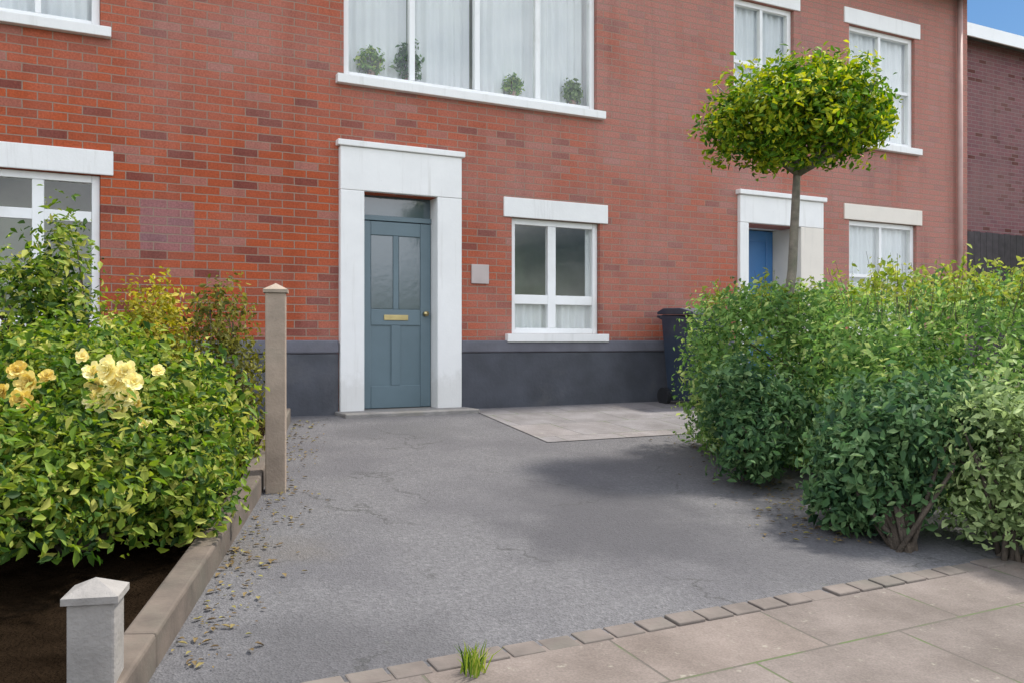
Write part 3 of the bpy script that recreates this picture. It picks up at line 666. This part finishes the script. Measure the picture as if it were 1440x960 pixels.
# grass tuft by the kerb
def tuft(px_, py_, label, n=60, h=.09):
    b = gp(px_, py_); r = empty('grass_tuft', b); tag(r, label, 'grass tuft')
    bm = bmesh.new(); ly = bm.verts.layers.float.new('tint')
    for i in range(n):
        a = random.uniform(0,6.28); rr = random.uniform(0,.05); x, y = rr*math.cos(a), rr*math.sin(a); L = h*random.uniform(.5,1.2); ox, oy = random.gauss(0,.03), random.gauss(0,.03); w_ = .0025
        ps = [(x-w_,y,-.01),(x+w_,y,-.01),(x+ox*.4+w_,y+oy*.4,L*.6),(x+ox,y+oy,L),(x+ox*.4-w_,y+oy*.4,L*.6)]
        vs = [bm.verts.new(q) for q in ps]; t_ = random.random()
        for v in vs: v[ly] = t_
        bm.faces.new(vs)
    me = bpy.data.meshes.new('blades'); bm.to_mesh(me); bm.free(); me.materials.append(M['leaf_yg']); link(bpy.data.objects.new('blades', me), r)
tuft(664, 944, 'yellow green grass tuft at the pavement edge, bottom centre of the picture')
# fallen leaves along the beds
pts_, nr_ = [], []
for i in range(900):
    if random.random() < .45:
        f = random.random(); q = path[0].lerp(path[1], f) if random.random() < .5 else path[1].lerp(path[2], f); x = q.x+.08+abs(random.gauss(0,.14)); y = q.y+random.gauss(0,.05)
    else:
        y = random.uniform(4.7,7.8); x = 1.75-abs(random.gauss(0,.22))+random.uniform(0,.25)
    pts_.append((x, y, ground_z(x,y)+.012)); nr_.append((0,0,1))
lt = leaves('leaf_litter', np.array(pts_), np.array(nr_, float), .03, leaf_mat('fallen_leaf', [(0,(.09,.06,.03)),(.6,(.17,.12,.05)),(1,(.22,.20,.06))], .1, .8), None, None, .55, .12)
tag(lt, kind='stuff')
# ------------------------------------------------------------------ light
SUN_EL, SUN_AZ = R(59), R(29)        # azimuth measured from +X towards +Y
sd = Vector((math.cos(SUN_EL)*math.cos(SUN_AZ), math.cos(SUN_EL)*math.sin(SUN_AZ), math.sin(SUN_EL)))
sun = bpy.data.lights.new('sun', 'SUN'); sun.energy = 2.1; sun.angle = R(5); sun.color = (1, .95, .86)
so = bpy.data.objects.new('sun', sun); link(so); so.rotation_euler = sd.to_track_quat('Z', 'Y').to_euler(); so.location = (6, 0, 12)
w = bpy.data.worlds.new('World'); S.world = w; w.use_nodes = True
nt = w.node_tree; sky = nt.nodes.new('ShaderNodeTexSky'); sky.sky_type = 'NISHITA'; sky.sun_disc = False
sky.sun_elevation = SUN_EL; sky.sun_rotation = math.pi/2 - SUN_AZ; sky.air_density = 1.0; sky.dust_density = .6
tc = nt.nodes.new('ShaderNodeTexCoord'); mpw = nt.nodes.new('ShaderNodeMapping'); mpw.inputs['Scale'].default_value = (1,1,2.2); mpw.inputs['Location'].default_value = (5.1,1.7,.4); nt.links.new(tc.outputs['Generated'], mpw.inputs[0])
dt = nt.nodes.new('ShaderNodeVectorMath'); dt.operation = 'DOT_PRODUCT'; nt.links.new(tc.outputs['Generated'], dt.inputs[0]); dt.inputs[1].default_value = Vector((.56,1,.42)).normalized()
gap = nt.nodes.new('ShaderNodeMapRange'); gap.interpolation_type = 'SMOOTHSTEP'; nt.links.new(dt.outputs['Value'], gap.inputs[0]); gap.inputs[1].default_value = .80; gap.inputs[2].default_value = .97; gap.inputs[3].default_value = 0; gap.inputs[4].default_value = .34
sg = nt.nodes.new('ShaderNodeMath'); sg.operation = 'SUBTRACT'; nt.links.new(noise_tex(nt, mpw.outputs[0], 2.1, 8, .6), sg.inputs[0]); nt.links.new(gap.outputs[0], sg.inputs[1])
cl = ramp(nt, sg.outputs[0], [(.40, (0,0,0)), (.60, (1,1,1))])
hv = nt.nodes.new('ShaderNodeHueSaturation'); hv.inputs['Value'].default_value = .36; hv.inputs['Saturation'].default_value = 1.35; nt.links.new(sky.outputs[0], hv.inputs['Color'])
nt.links.new(mixc(nt, cl, hv.outputs[0], (9.0,9.3,9.9)), nt.nodes['Background'].inputs[0]); nt.nodes['Background'].inputs[1].default_value = .12

# ------------------------------------------------------------------ camera
cd = bpy.data.cameras.new('camera'); cd.sensor_width = 36; cd.lens = 36*F/1440; cd.clip_end = 2000; cd.clip_start = .05
co = bpy.data.objects.new('camera', cd); link(co); co.location = (0, 0, EYE); co.rotation_euler = (R(90), 0, 0)
S.camera = co
S.view_settings.view_transform = 'Standard'; S.view_settings.look = 'None'; S.view_settings.gamma = 1
S.view_settings.exposure = 1.42
S.cycles.use_denoising = True
S.cycles.max_bounces = 8; S.cycles.transparent_max_bounces = 12
